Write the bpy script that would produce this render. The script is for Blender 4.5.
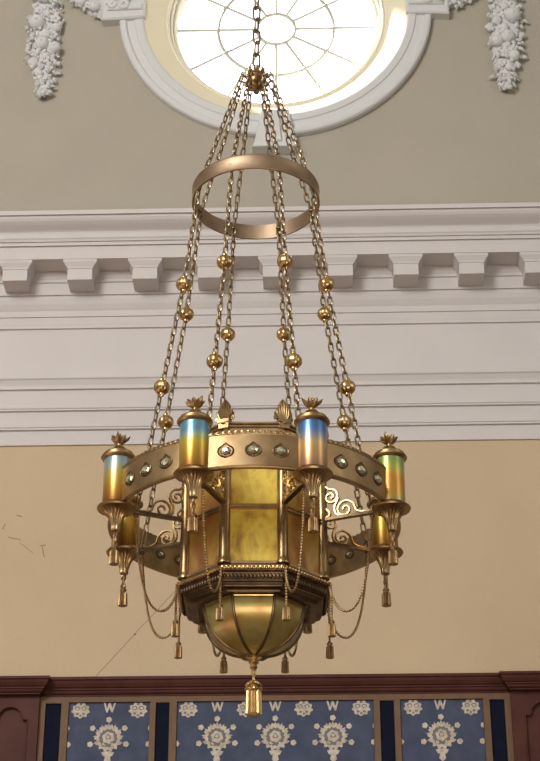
import bpy, bmesh, math, random
from math import sin, cos, pi, radians, sqrt
from mathutils import Vector, Matrix

for o in list(bpy.data.objects):
    bpy.data.objects.remove(o)
scn = bpy.context.scene
COL = scn.collection

# ------------------------------------------------------------------ camera
YAW, PITCH = radians(1.7), radians(28.2)
cam_data = bpy.data.cameras.new('camera')
cam = bpy.data.objects.new('camera', cam_data)
COL.objects.link(cam)
cam.location = (0, 0, 1.6)
cam.rotation_euler = (pi / 2 + PITCH, 0, YAW)
cam_data.sensor_fit = 'VERTICAL'
cam_data.sensor_height = 24.0
cam_data.lens = 24.0 * 1747.2 / 761.0
cam_data.clip_end = 200
scn.camera = cam

# ------------------------------------------------------------------ exposure
scn.view_settings.view_transform = 'Standard'
scn.view_settings.look = 'None'
scn.view_settings.exposure = 0.12
scn.view_settings.gamma = 1.0
scn.view_settings.use_curve_mapping = False

# ------------------------------------------------------------------ world: hall around us, bright sky beyond the wall
world = bpy.data.worlds.new('world')
scn.world = world
world.use_nodes = True
wn, wl = world.node_tree.nodes, world.node_tree.links
wn.clear()
w_out = wn.new('ShaderNodeOutputWorld')
w_bg = wn.new('ShaderNodeBackground')
w_tc = wn.new('ShaderNodeTexCoord')
w_sep = wn.new('ShaderNodeSeparateXYZ')
wl.new(w_tc.outputs['Generated'], w_sep.inputs[0])
w_up = wn.new('ShaderNodeValToRGB')
w_up.color_ramp.elements[0].position = 0.30
w_up.color_ramp.elements[0].color = (0.05, 0.036, 0.026, 1)
w_up.color_ramp.elements[1].position = 0.85
w_up.color_ramp.elements[1].color = (0.42, 0.40, 0.37, 1)
e = w_up.color_ramp.elements.new(0.55)
e.color = (0.34, 0.31, 0.27, 1)
w_map = wn.new('ShaderNodeMapRange')
w_map.inputs['From Min'].default_value = -1
w_map.inputs['From Max'].default_value = 1
wl.new(w_sep.outputs['Z'], w_map.inputs['Value'])
wl.new(w_map.outputs[0], w_up.inputs[0])
w_sky = wn.new('ShaderNodeMapRange')
w_sky.inputs['From Min'].default_value = 0.45
w_sky.inputs['From Max'].default_value = 0.6
wl.new(w_sep.outputs['Y'], w_sky.inputs['Value'])
w_mix = wn.new('ShaderNodeMix')
w_mix.data_type = 'RGBA'
wl.new(w_sky.outputs[0], w_mix.inputs['Factor'])
wl.new(w_up.outputs[0], w_mix.inputs['A'])
w_mix.inputs['B'].default_value = (4.2, 4.4, 4.6, 1)
wl.new(w_mix.outputs['Result'], w_bg.inputs['Color'])
w_bg.inputs['Strength'].default_value = 1.0
wl.new(w_bg.outputs[0], w_out.inputs['Surface'])

# ------------------------------------------------------------------ sun outside, daylight of unseen windows opposite, added side light
def aim(o, target):
    d = Vector(target) - o.location
    o.rotation_euler = d.to_track_quat('-Z', 'Y').to_euler()

sun_d = bpy.data.lights.new('sun', 'SUN')
sun_d.energy = 30.0
sun_d.angle = radians(7)
sun_d.color = (1.0, 0.96, 0.88)
sun = bpy.data.objects.new('sun', sun_d)
COL.objects.link(sun)
sun.rotation_euler = Vector((0.60, -0.25, -0.76)).to_track_quat('-Z', 'Y').to_euler()

def area(name, loc, target, sx, sy, power, color):
    d = bpy.data.lights.new(name, 'AREA')
    d.shape = 'RECTANGLE'
    d.size, d.size_y = sx, sy
    d.energy = power
    d.color = color
    o = bpy.data.objects.new(name, d)
    COL.objects.link(o)
    o.location = loc
    aim(o, target)

area('daylight_from_gallery_windows', (-6.0, -2.5, 10.5), (0, 11, 8.0), 4, 3.5, 1020, (1.0, 0.98, 0.96))
area('added_side_light', (8.0, 3.0, 7.5), (0, 8.5, 5.5), 3, 5, 90, (1.0, 0.96, 0.92))  # added area light for highlights on the brass; no side window is seen
area('hall_lamps', (0.5, 1.5, 2.2), (0, 10, 5.6), 4, 1.2, 110, (1.0, 0.88, 0.72))

# ------------------------------------------------------------------ materials
def mat(name, color, rough=0.5, metal=0.0, var=0.0, scale=8.0, bump=0.0, bscale=60.0, var_color=None, spec=0.5, coord='Object'):
    m = bpy.data.materials.new(name)
    m.use_nodes = True
    nt = m.node_tree
    b = nt.nodes['Principled BSDF']
    b.inputs['Base Color'].default_value = (*color, 1)
    b.inputs['Roughness'].default_value = rough
    b.inputs['Metallic'].default_value = metal
    b.inputs['Specular IOR Level'].default_value = spec
    tc = nt.nodes.new('ShaderNodeTexCoord')
    if var or var_color:
        n = nt.nodes.new('ShaderNodeTexNoise')
        n.inputs['Scale'].default_value = scale
        n.inputs['Detail'].default_value = 5
        nt.links.new(tc.outputs[coord], n.inputs['Vector'])
        r = nt.nodes.new('ShaderNodeValToRGB')
        r.color_ramp.elements[0].position = 0.35
        r.color_ramp.elements[1].position = 0.65
        c2 = var_color or tuple(c * (1 - var) for c in color)
        r.color_ramp.elements[0].color = (*c2, 1)
        r.color_ramp.elements[1].color = (*color, 1)
        nt.links.new(n.outputs['Fac'], r.inputs[0])
        nt.links.new(r.outputs[0], b.inputs['Base Color'])
    if bump:
        n2 = nt.nodes.new('ShaderNodeTexNoise')
        n2.inputs['Scale'].default_value = bscale
        n2.inputs['Detail'].default_value = 3
        nt.links.new(tc.outputs[coord], n2.inputs['Vector'])
        bp = nt.nodes.new('ShaderNodeBump')
        bp.inputs['Strength'].default_value = bump
        bp.inputs['Distance'].default_value = 0.01
        nt.links.new(n2.outputs['Fac'], bp.inputs['Height'])
        nt.links.new(bp.outputs[0], b.inputs['Normal'])
    return m

def srgb(r, g, b):
    f = lambda c: (c / 255 / 12.92) if c / 255 <= 0.04045 else ((c / 255 + 0.055) / 1.055) ** 2.4
    return (f(r), f(g), f(b))

M_UPPER = mat('upper_wall_colour', srgb(175, 169, 155), 0.85, var=0.04, scale=2, bump=0.25, bscale=45, spec=0.15)
M_LOWER = mat('lower_wall_colour', srgb(198, 178, 148), 0.85, var=0.05, scale=1.6, bump=0.3, bscale=45, spec=0.15)
M_PLASTER = mat('white_plaster', srgb(205, 201, 199), 0.7, var=0.03, scale=3)
M_RELIEF = mat('relief_plaster', srgb(212, 214, 214), 0.75)
M_CREAM = mat('cream_reveal_paint', srgb(236, 230, 204), 0.6)
M_WFRAME = mat('window_frame_paint', srgb(232, 227, 208), 0.5)
M_MUNTIN = mat('leaded_bar_paint', srgb(182, 183, 170), 0.5)
M_CRACK = mat('crack_shadow', srgb(128, 110, 90), 0.9)
M_WOOD = mat('mahogany', srgb(84, 49, 41), 0.6, var_color=srgb(74, 40, 34), scale=6, spec=0.2)
M_TAN = mat('tan_frame_wood', srgb(118, 94, 74), 0.6, var=0.12, scale=14, spec=0.15)
M_NAVY = mat('navy_cloth', srgb(18, 25, 44), 0.9, var=0.25, scale=20, spec=0.15)
M_BLUE = mat('blue_stencil_ground', srgb(80, 88, 107), 0.9, var_color=srgb(70, 77, 97), scale=9, spec=0.15)
M_MOTIF = mat('ivory_stencil', srgb(206, 197, 182), 0.85, var_color=srgb(176, 167, 154), scale=40, spec=0.15)
M_SHADE = mat('stencil_grey', srgb(120, 116, 116), 0.9, spec=0.15)
M_FLOOR = mat('floor_boards', srgb(92, 66, 46), 0.5, var=0.2, scale=3)
M_CEIL = mat('ceiling_plaster', srgb(225, 218, 205), 0.8, var=0.02)

M_BRASS = mat('antique_brass', (0.46, 0.325, 0.165), 0.36, 1.0, var_color=(0.28, 0.185, 0.09), scale=14)
M_BRASS_DK = mat('tarnished_brass', (0.22, 0.145, 0.08), 0.42, 1.0, var_color=(0.12, 0.078, 0.045), scale=18)
M_TASSEL = mat('tassel_brass', (0.42, 0.29, 0.145), 0.5, 1.0, var_color=(0.26, 0.17, 0.085), scale=40)
M_BASE = mat('dark_bronze', (0.15, 0.095, 0.055), 0.45, 1.0, var_color=(0.085, 0.055, 0.034), scale=18)
M_BAND = mat('hammered_brass', (0.40, 0.28, 0.145), 0.46, 1.0, var_color=(0.27, 0.18, 0.09), scale=10)
M_GOLD = mat('gilded_brass', (0.64, 0.455, 0.21), 0.30, 1.0, var_color=(0.40, 0.27, 0.12), scale=22)
M_CHAIN = mat('chain_brass', (0.42, 0.325, 0.205), 0.42, 1.0, var=0.4, scale=30)
M_HOOP = mat('hoop_brass', (0.40, 0.295, 0.195), 0.5, 1.0, var_color=(0.30, 0.215, 0.14), scale=9)

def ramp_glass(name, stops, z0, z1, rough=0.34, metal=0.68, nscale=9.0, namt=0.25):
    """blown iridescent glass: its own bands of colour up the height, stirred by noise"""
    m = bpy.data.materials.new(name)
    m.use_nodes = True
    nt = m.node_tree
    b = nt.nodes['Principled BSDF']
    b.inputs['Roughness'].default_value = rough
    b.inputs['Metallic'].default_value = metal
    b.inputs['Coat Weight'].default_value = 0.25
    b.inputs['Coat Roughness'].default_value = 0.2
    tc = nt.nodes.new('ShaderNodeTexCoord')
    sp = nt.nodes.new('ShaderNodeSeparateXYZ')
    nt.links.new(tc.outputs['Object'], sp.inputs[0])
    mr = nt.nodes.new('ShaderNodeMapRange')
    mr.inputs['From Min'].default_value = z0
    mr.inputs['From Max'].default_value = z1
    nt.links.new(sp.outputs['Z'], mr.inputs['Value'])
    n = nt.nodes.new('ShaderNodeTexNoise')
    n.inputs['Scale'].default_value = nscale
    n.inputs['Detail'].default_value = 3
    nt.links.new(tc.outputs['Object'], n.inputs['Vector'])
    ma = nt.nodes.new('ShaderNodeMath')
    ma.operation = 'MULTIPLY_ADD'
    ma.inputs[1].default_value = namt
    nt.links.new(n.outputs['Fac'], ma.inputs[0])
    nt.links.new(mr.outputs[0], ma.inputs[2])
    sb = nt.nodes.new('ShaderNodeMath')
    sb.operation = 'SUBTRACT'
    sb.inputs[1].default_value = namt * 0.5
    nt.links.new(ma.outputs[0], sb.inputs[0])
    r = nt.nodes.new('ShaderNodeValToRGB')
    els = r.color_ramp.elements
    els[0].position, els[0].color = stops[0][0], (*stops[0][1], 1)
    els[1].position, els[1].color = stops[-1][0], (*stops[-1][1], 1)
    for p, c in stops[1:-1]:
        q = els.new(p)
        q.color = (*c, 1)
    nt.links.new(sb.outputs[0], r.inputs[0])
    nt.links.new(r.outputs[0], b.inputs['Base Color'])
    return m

def blotch_glass(name, cols, rough, metal, scale, stretch=(1, 1, 1)):
    m = bpy.data.materials.new(name)
    m.use_nodes = True
    nt = m.node_tree
    b = nt.nodes['Principled BSDF']
    b.inputs['Roughness'].default_value = rough
    b.inputs['Metallic'].default_value = metal
    b.inputs['Coat Weight'].default_value = 0.3
    b.inputs['Coat Roughness'].default_value = 0.12
    tc = nt.nodes.new('ShaderNodeTexCoord')
    mp = nt.nodes.new('ShaderNodeMapping')
    mp.inputs['Scale'].default_value = stretch
    nt.links.new(tc.outputs['Object'], mp.inputs['Vector'])
    n = nt.nodes.new('ShaderNodeTexNoise')
    n.inputs['Scale'].default_value = scale
    n.inputs['Detail'].default_value = 3
    n.inputs['Distortion'].default_value = 0.4
    nt.links.new(mp.outputs[0], n.inputs['Vector'])
    r = nt.nodes.new('ShaderNodeValToRGB')
    els = r.color_ramp.elements
    ps = [0.28 + 0.44 * i / (len(cols) - 1) for i in range(len(cols))]
    els[0].position, els[0].color = ps[0], (*cols[0], 1)
    els[1].position, els[1].color = ps[-1], (*cols[-1], 1)
    for p, c in zip(ps[1:-1], cols[1:-1]):
        q = els.new(p)
        q.color = (*c, 1)
    nt.links.new(n.outputs['Fac'], r.inputs[0])
    nt.links.new(r.outputs[0], b.inputs['Base Color'])
    return m

LAMP_GLASS = {  # blue upper bands paint in the window's reflection on iridescent glass
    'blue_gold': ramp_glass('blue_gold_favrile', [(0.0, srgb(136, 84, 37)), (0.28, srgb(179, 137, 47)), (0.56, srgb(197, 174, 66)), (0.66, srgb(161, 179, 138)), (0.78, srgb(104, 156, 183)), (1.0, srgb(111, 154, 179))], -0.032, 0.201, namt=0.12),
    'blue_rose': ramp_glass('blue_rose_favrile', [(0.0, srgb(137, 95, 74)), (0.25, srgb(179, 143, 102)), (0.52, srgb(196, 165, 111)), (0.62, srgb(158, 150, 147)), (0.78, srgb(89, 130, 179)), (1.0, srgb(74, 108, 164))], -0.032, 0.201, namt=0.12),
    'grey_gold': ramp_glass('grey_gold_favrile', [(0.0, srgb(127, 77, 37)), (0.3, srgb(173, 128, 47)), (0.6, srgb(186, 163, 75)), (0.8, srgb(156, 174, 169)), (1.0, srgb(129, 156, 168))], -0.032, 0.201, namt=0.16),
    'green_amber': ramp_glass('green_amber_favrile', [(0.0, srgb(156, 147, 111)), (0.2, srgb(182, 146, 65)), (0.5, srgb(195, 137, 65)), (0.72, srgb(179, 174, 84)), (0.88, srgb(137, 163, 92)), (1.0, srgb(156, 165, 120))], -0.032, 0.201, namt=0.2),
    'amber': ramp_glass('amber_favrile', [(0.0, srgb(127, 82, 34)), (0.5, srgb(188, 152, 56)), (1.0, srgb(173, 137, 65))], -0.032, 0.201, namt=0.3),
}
M_PANEL_Y = blotch_glass('yellow_opal_glass', [srgb(140, 108, 50), srgb(206, 168, 64), srgb(226, 202, 88), srgb(190, 150, 66)], 0.36, 0.18, 12, (1, 1, 0.7))
M_PANEL_A = blotch_glass('amber_opal_glass', [srgb(120, 78, 44), srgb(160, 112, 56), srgb(180, 146, 70), srgb(140, 100, 70)], 0.32, 0.4, 8, (1, 1, 0.6))
M_BOWL = blotch_glass('pale_gold_favrile', [srgb(140, 96, 50), srgb(166, 138, 74), srgb(172, 156, 96), srgb(150, 142, 80)], 0.32, 0.62, 7)

def glass_mat(name, color, rough, trans):
    m = bpy.data.materials.new(name)
    m.use_nodes = True
    b = m.node_tree.nodes['Principled BSDF']
    b.inputs['Base Color'].default_value = (*color, 1)
    b.inputs['Roughness'].default_value = rough
    b.inputs['Transmission Weight'].default_value = trans
    return m
M_JEWEL = mat('crystal_jewel', (0.86, 0.86, 0.66), 0.08, 0.8, var_color=(0.42, 0.44, 0.28), scale=45)
# thin window glass: clear, with a faint gloss
M_GLASS = bpy.data.materials.new('window_glass')
M_GLASS.use_nodes = True
_n, _l = M_GLASS.node_tree.nodes, M_GLASS.node_tree.links
_n.clear()
_o = _n.new('ShaderNodeOutputMaterial')
_mx = _n.new('ShaderNodeMixShader')
_t = _n.new('ShaderNodeBsdfTransparent')
_g = _n.new('ShaderNodeBsdfGlossy')
_g.inputs['Roughness'].default_value = 0.1
_mx.inputs[0].default_value = 0.05
_l.new(_t.outputs[0], _mx.inputs[1])
_l.new(_g.outputs[0], _mx.inputs[2])
_l.new(_mx.outputs[0], _o.inputs['Surface'])

# ------------------------------------------------------------------ mesh helpers
class MB:
    """collects geometry for ONE mesh object"""
    def __init__(s):
        s.v, s.f, s.m, s.sm = [], [], [], []

    def add(s, verts, faces, mi=0, smooth=True, M=None):
        k = len(s.v)
        if M is None:
            s.v.extend(tuple(q) for q in verts)
        else:
            s.v.extend(tuple(M @ Vector(q)) for q in verts)
        for f in faces:
            s.f.append(tuple(i + k for i in f))
            s.m.append(mi)
            s.sm.append(smooth)

    def box(s, x0, x1, y0, y1, z0, z1, mi=0, M=None):
        v = [(x0, y0, z0), (x1, y0, z0), (x1, y1, z0), (x0, y1, z0), (x0, y0, z1), (x1, y0, z1), (x1, y1, z1), (x0, y1, z1)]
        s.add(v, [(3, 2, 1, 0), (4, 5, 6, 7), (0, 1, 5, 4), (1, 2, 6, 5), (2, 3, 7, 6), (3, 0, 4, 7)], mi, False, M)

    def lathe(s, prof, n=32, phase=0.0, mod=None, mi=0, smooth=True, M=None, closed=False):
        """prof: (r, z) pairs around +Z; mod(angle, r, z) scales r"""
        verts, faces = [], []
        for r, z in prof:
            for i in range(n):
                a = phase + 2 * pi * i / n
                q = r * (mod(a, r, z) if mod else 1.0)
                verts.append((q * cos(a), q * sin(a), z))
        L = len(prof)
        for j in range(L if closed else L - 1):
            j2 = (j + 1) % L
            for i in range(n):
                i2 = (i + 1) % n
                faces.append((j * n + i, j * n + i2, j2 * n + i2, j2 * n + i))
        s.add(verts, faces, mi, smooth, M)

    def tube(s, pts, r, seg=8, closed=False, mi=0, smooth=True, M=None, twist=0.0, lobes=0, amp=0.0, caps=True, flat=1.0, up=None):
        """sweep a round (or lobed, twisted) section along pts; r number or list"""
        P = [Vector(p) for p in pts]
        n = len(P)
        rr = r if isinstance(r, (list, tuple)) else [r] * n
        verts, faces = [], []
        nrm = None
        dist = 0.0
        for i in range(n):
            if closed:
                t = P[(i + 1) % n] - P[i - 1]
            else:
                t = P[min(i + 1, n - 1)] - P[max(i - 1, 0)]
            t.normalize()
            if up is not None:
                nrm = Vector(up) - t * t.dot(Vector(up))
            elif nrm is None:
                a = Vector((0, 0, 1)) if abs(t.z) < 0.9 else Vector((1, 0, 0))
                nrm = a - t * t.dot(a)
            else:
                nrm = nrm - t * t.dot(nrm)
            nrm.normalize()
            bn = t.cross(nrm)
            if i:
                dist += (P[i] - P[i - 1]).length
            for k in range(seg):
                a = 2 * pi * k / seg
                q = rr[i]
                if lobes:
                    q *= 1 + amp * cos(lobes * (a - twist * dist))
                verts.append(P[i] + nrm * (q * cos(a)) + bn * (q * flat * sin(a)))
        for i in range(n if closed else n - 1):
            i2 = (i + 1) % n
            for k in range(seg):
                k2 = (k + 1) % seg
                faces.append((i * seg + k, i * seg + k2, i2 * seg + k2, i2 * seg + k))
        if caps and not closed:
            faces.append(tuple(reversed(range(seg))))
            faces.append(tuple((n - 1) * seg + k for k in range(seg)))
        s.add(verts, faces, mi, smooth, M)

    def sphere(s, c, r, n=12, m=8, mi=0, scale=(1, 1, 1), M=None, lump=None):
        verts, faces = [], []
        for j in range(m + 1):
            t = pi * j / m
            for i in range(n):
                a = 2 * pi * i / n
                q = r * (lump(a, t) if lump else 1)
                verts.append((c[0] + q * sin(t) * cos(a) * scale[0], c[1] + q * sin(t) * sin(a) * scale[1], c[2] + q * cos(t) * scale[2]))
        for j in range(m):
            for i in range(n):
                i2 = (i + 1) % n
                faces.append((j * n + i, (j + 1) * n + i, (j + 1) * n + i2, j * n + i2))
        s.add(verts, faces, mi, True, M)

    def prism(s, poly, y0, y1, mi=0, M=None, smooth=False):
        """poly of (x, z) extruded along Y from y0 (back) to y1 (front)"""
        n = len(poly)
        v = [(x, y0, z) for x, z in poly] + [(x, y1, z) for x, z in poly]
        f = [tuple(range(n)), tuple(reversed(range(n, 2 * n)))]
        for i in range(n):
            j = (i + 1) % n
            f.append((i, i + n, j + n, j))
        s.add(v, f, mi, smooth, M)

    def extrude_x(s, prof, x0, x1, mi=0, caps=True):
        """prof of (y, z) swept along X"""
        n = len(prof)
        v = [(x0, y, z) for y, z in prof] + [(x1, y, z) for y, z in prof]
        f = [(i, i + n, (i + 1) % n + n, (i + 1) % n) for i in range(n)]
        if caps:
            f += [tuple(range(n)), tuple(reversed(range(n, 2 * n)))]
        s.add(v, f, mi, False)

    def mesh(s, name, mats, angle=38):
        me = bpy.data.meshes.new(name)
        me.from_pydata(s.v, [], s.f)
        for m in (mats if isinstance(mats, (list, tuple)) else [mats]):
            me.materials.append(m)
        me.polygons.foreach_set('material_index', s.m)
        bm = bmesh.new()
        bm.from_mesh(me)
        bmesh.ops.remove_doubles(bm, verts=bm.verts, dist=1e-5)
        bmesh.ops.recalc_face_normals(bm, faces=bm.faces)
        bm.to_mesh(me)
        bm.free()
        if s.sm and all(s.sm):
            me.polygons.foreach_set('use_smooth', [True] * len(me.polygons))
            me.set_sharp_from_angle(angle=radians(angle))
        elif s.sm and any(s.sm):
            me.polygons.foreach_set('use_smooth', [True] * len(me.polygons))
            me.set_sharp_from_angle(angle=radians(28))
        me.update()
        return me

    def obj(s, name, mats, parent=None, loc=(0, 0, 0), rz=0.0, angle=38):
        return link(name, s.mesh(name, mats, angle), parent, loc, rz)

def link(name, me, parent=None, loc=(0, 0, 0), rz=0.0):
    o = bpy.data.objects.new(name, me)
    COL.objects.link(o)
    o.parent = parent
    o.location = loc
    o.rotation_euler = (0, 0, rz)
    return o

def tag(o, label, cat, group=None):
    o['label'] = label
    o['category'] = cat
    if group:
        o['group'] = group
    return o

def struct(o):
    o['kind'] = 'structure'
    return o

WY = 11.0                                                  # the wall's face
CX, CZ = -0.284, 10.875                                    # centre of the round window
TOY = Matrix.Translation((CX, WY, CZ)) @ Matrix.Rotation(pi / 2, 4, 'X')   # lathe axis +Z -> room side (-Y)

# ================================================================== THE SETTING
fl = MB(); fl.box(-9, 9, -6, 11.3, -0.1, 0)
struct(fl.obj('floor', M_FLOOR))
ce = MB(); ce.box(-14, 14, -6, 11.3, 13.0, 13.15)
struct(ce.obj('ceiling', M_CEIL))

# back wall: slab with a round hole; greyer colour above the cornice, warmer colour below
wb = MB()
TH = 0.30
HR = 1.07
N = 96
sq = 1.7
def onsq(a):
    c, s_ = cos(a), sin(a)
    k = sq / max(abs(c), abs(s_))
    return (CX + c * k, CZ + s_ * k)
ver, fac = [], []
for i in range(N):
    a = 2 * pi * i / N
    x, z = onsq(a)
    ver += [(CX + HR * cos(a), WY, CZ + HR * sin(a)), (x, WY, z), (CX + HR * cos(a), WY + TH, CZ + HR * sin(a)), (x, WY + TH, z)]
for i in range(N):
    a, b = 4 * i, 4 * ((i + 1) % N)
    fac += [(a, a + 1, b + 1, b), (a + 2, b + 2, b + 3, a + 3), (a, b, b + 2, a + 2)]
wb.add(ver, fac, 0, False)
zt = CZ + sq
wb.box(-14, CX - sq, WY, WY + TH, 8.4, zt)
wb.box(CX + sq, 14, WY, WY + TH, 8.4, zt)
wb.box(-14, 14, WY, WY + TH, zt, 13.15)
wb.box(CX - sq, CX + sq, WY, WY + TH, 8.4, CZ - sq)
wb.box(-14, 14, WY, WY + TH, 0, 8.4, 1)
struct(wb.obj('wall_back', [M_UPPER, M_LOWER]))

# cornice, frieze and architrave in one run of plaster
PROF = [(0, 8.70), (.43, 8.70), (.44, 8.694), (.44, 8.658), (.425, 8.662), (.42, 8.64), (.408, 8.622), (.39, 8.607), (.37, 8.594), (.35, 8.582), (.338, 8.572), (.332, 8.556), (.338, 8.548),
        (.338, 8.522), (.33, 8.512), (.325, 8.498), (.315, 8.501), (.315, 8.470), (.30, 8.474), (.30, 8.364),
        (.125, 8.364), (.125, 8.345), (.120, 8.338), (.114, 8.318), (.106, 8.304), (.108, 8.300), (.108, 8.284), (.096, 8.280),
        (.096, 8.184), (.080, 8.182), (.084, 8.170), (.082, 8.150), (.072, 8.118), (.055, 8.086), (.046, 8.074), (.054, 8.070), (.054, 8.023), (.044, 8.022), (.043, 8.000), (.040, 7.973), (.036, 7.952), (.036, 7.936), (.02, 7.934),
        (.02, 7.530), (.074, 7.528), (.074, 7.505), (.064, 7.496), (.048, 7.462), (.044, 7.448), (.054, 7.444), (.054, 7.428), (.036, 7.426), (.036, 7.294), (.048, 7.290), (.048, 7.276), (.042, 7.274), (.042, 7.262), (.024, 7.260),
        (.024, 7.150), (.038, 7.148), (.038, 7.132), (.032, 7.130), (.032, 7.116), (.014, 7.114), (.014, 7.003), (0, 7.003)]
co = MB()
co.extrude_x([(WY - p, z) for p, z in PROF], -9, 9)
cornice = struct(co.obj('trim_1', M_PLASTER))

def modillion_mesh():
    b = MB()
    # block (front view x, z), projecting from the bed wall
    b.box(-.089, .089, WY - .272, WY - .08, 8.204, 8.31)
    # cap: moulded in three steps on front and sides
    for hw, p, z0, z1 in ((.094, .277, 8.296, 8.304), (.122, .296, 8.34, 8.3635)):
        b.box(-hw, hw, WY - p, WY - .08, z0, z1)
    pr = [(.094, .277, 8.303), (.098, .280, 8.312), (.108, .287, 8.325), (.116, .292, 8.335), (.119, .294, 8.341)]
    v, f = [], []
    for hw, p, z in pr:
        v += [(-hw, WY - .08, z), (-hw, WY - p, z), (hw, WY - p, z), (hw, WY - .08, z)]
    for j in range(len(pr) - 1):
        for i in range(3):
            f.append((4 * j + i, 4 * j + i + 1, 4 * j + 5 + i, 4 * j + 4 + i))
    b.add(v, f, 0, False)
    return b.mesh('modillion', M_PLASTER)
mo_me = modillion_mesh()
for k in range(-10, 14):
    link('modillion', mo_me, cornice, (-1.695 + 0.4712 * k, 0, 0))

# round window: moulded surround, splayed reveal, stepped frame, leaded bars, glass
su = MB()
su.lathe([(1.255, -.02), (1.255, .045), (1.245, .058), (1.225, .064), (1.205, .060), (1.195, .046), (1.19, .042), (1.135, .046), (1.128, .056), (1.085, .060), (1.068, .055), (1.058, .045), (1.055, -.02)], 128, M=TOY)
surround = struct(su.obj('trim_2', M_RELIEF, angle=30))

def keystone(name, ang, r0, r1, h0, h1, p):
    k = MB()
    R = TOY @ Matrix.Rotation(ang, 4, 'Z')
    def slab(s0, s1, g0, g1, pa, pb, inset=0.012):
        v = [(s0, -g0, pa), (s1, -g1, pa), (s1, g1, pa), (s0, g0, pa),
             (s0, -g0, pb - inset), (s1, -g1, pb - inset), (s1, g1, pb - inset), (s0, g0, pb - inset),
             (s0 + inset, -g0 + inset, pb), (s1 - inset, -g1 + inset, pb), (s1 - inset, g1 - inset, pb), (s0 + inset, g0 - inset, pb)]
        f = [(0, 1, 2, 3), (0, 1, 5, 4), (1, 2, 6, 5), (2, 3, 7, 6), (3, 0, 4, 7), (4, 5, 9, 8), (5, 6, 10, 9), (6, 7, 11, 10), (7, 4, 8, 11), (8, 9, 10, 11)]
        k.add(v, f, 0, False, R)
    slab(r0, r1, h0, h1, -.01, p)
    slab(r0 + .02, r1 - .045, h0 * .28, h1 * .30, p - .02, p + .02, .008)
    if ang < 0:
        slab(r1 - .03, r1 + .004, h1 - .004, h1 + .006, -.01, p + .012, .006)
    return k.obj(name, M_RELIEF, surround)
keystone('keystone', -pi / 2, 1.045, 1.40, .105, .170, .10)
for ang in (0, pi):
    ks = keystone('keystone', ang, 1.045, 1.39, .094, .120, .085)
    # curled acanthus on the block's face
    s_ = MB()
    sg = 1 if ang == 0 else -1
    for c0, rr in ((1.22, .05), (1.31, .038)):
        pts = []
        for i in range(36):
            t = i / 35 * 2.3 * 2 * pi
            r = rr * (1 - .8 * i / 35)
            pts.append((CX + sg * (c0 + r * cos(t)), WY - .108, CZ + .015 + r * sin(t)))
        s_.tube(pts, .013, 6)
    for q in range(5):
        a = -0.9 + q * 0.45
        s_.sphere((CX + sg * (1.25 + .09 * sin(a)), WY - .102, CZ + .06 + .045 * cos(a)), .03, 8, 6, scale=(.8, .5, 1.2))
    s_.obj('scroll_carving', M_RELIEF, ks)

wf = MB()
wf.lathe([(1.060, .03), (1.057, .046), (.90, -.070), (.885, -.080)], 192, M=TOY, mi=0)
wf.lathe([(.885, -.080), (.876, -.070), (.866, -.072), (.862, -.095), (.862, -.115), (.852, -.110), (.842, -.112), (.838, -.130), (.838, -.155), (.826, -.150), (.815, -.153), (.808, -.178), (.800, -.208), (.796, -.245), (.90, -.30), (1.06, -.30)], 192, M=TOY, mi=1)
window = struct(wf.obj('window_1', [M_CREAM, M_WFRAME], angle=30))
TGL = Matrix.Translation((CX, WY + .225, CZ)) @ Matrix.Rotation(pi / 2, 4, 'X')
mu = MB()
for r in (.156, .472):
    mu.tube([(r * cos(2 * pi * i / 72), r * sin(2 * pi * i / 72), 0.004) for i in range(72)], .0145, 6, closed=True, M=TGL)
for k in range(12):
    a = 2 * pi * k / 12
    mu.tube([(r * cos(a), r * sin(a), 0.004) for r in (.156, .3, .472, .65, .80)], .0115, 6, M=TGL)
    mu.sphere((.472 * cos(a), .472 * sin(a), .006), .017, 8, 6, M=TGL)
mu.obj('glazing_bars', M_MUNTIN, window)
gl = MB()
gl.lathe([(0, .003), (.80, .003), (.80, -.003), (0, -.003)], 96, M=TGL)
gl.obj('window_pane', M_GLASS, window)

# hairline cracks in the lower wall's plaster
cr = MB()
def crack(pts, w, jit=.006, seed=1):
    rnd = random.Random(seed)
    out = []
    for (a, b) in zip(pts[:-1], pts[1:]):
        n = 14
        for i in range(n):
            t = i / n
            out.append((a[0] + (b[0] - a[0]) * t + rnd.uniform(-jit, jit), WY - .0005, a[1] + (b[1] - a[1]) * t + rnd.uniform(-jit, jit)))
    out.append((pts[-1][0], WY - .0005, pts[-1][1]))
    cr.tube(out, w, 5, flat=.5)
crack([(-1.503, 5.275), (-1.22, 5.61), (-.952, 5.918)], .0018, .0012, 3)
cr.sphere((-1.225, WY, 5.60), .006, 8, 6, scale=(1.6, .4, 1))
for i, ((x0, z0), (x1, z1)) in enumerate([((-2.075, 6.475), (-2.035, 6.462)), ((-2.165, 6.37), (-2.145, 6.41)), ((-2.12, 6.31), (-2.035, 6.29)), ((-1.885, 6.24), (-1.865, 6.16)), ((-1.90, 6.245), (-1.86, 6.25)), ((-2.04, 6.27), (-1.94, 6.19))]):
    crack([(x0, z0), (x1, z1)], (.0028 if i != 5 else .0016), .003, i + 7)
cracks = cr.obj('trim_3', M_CRACK)
struct(cracks)

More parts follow.
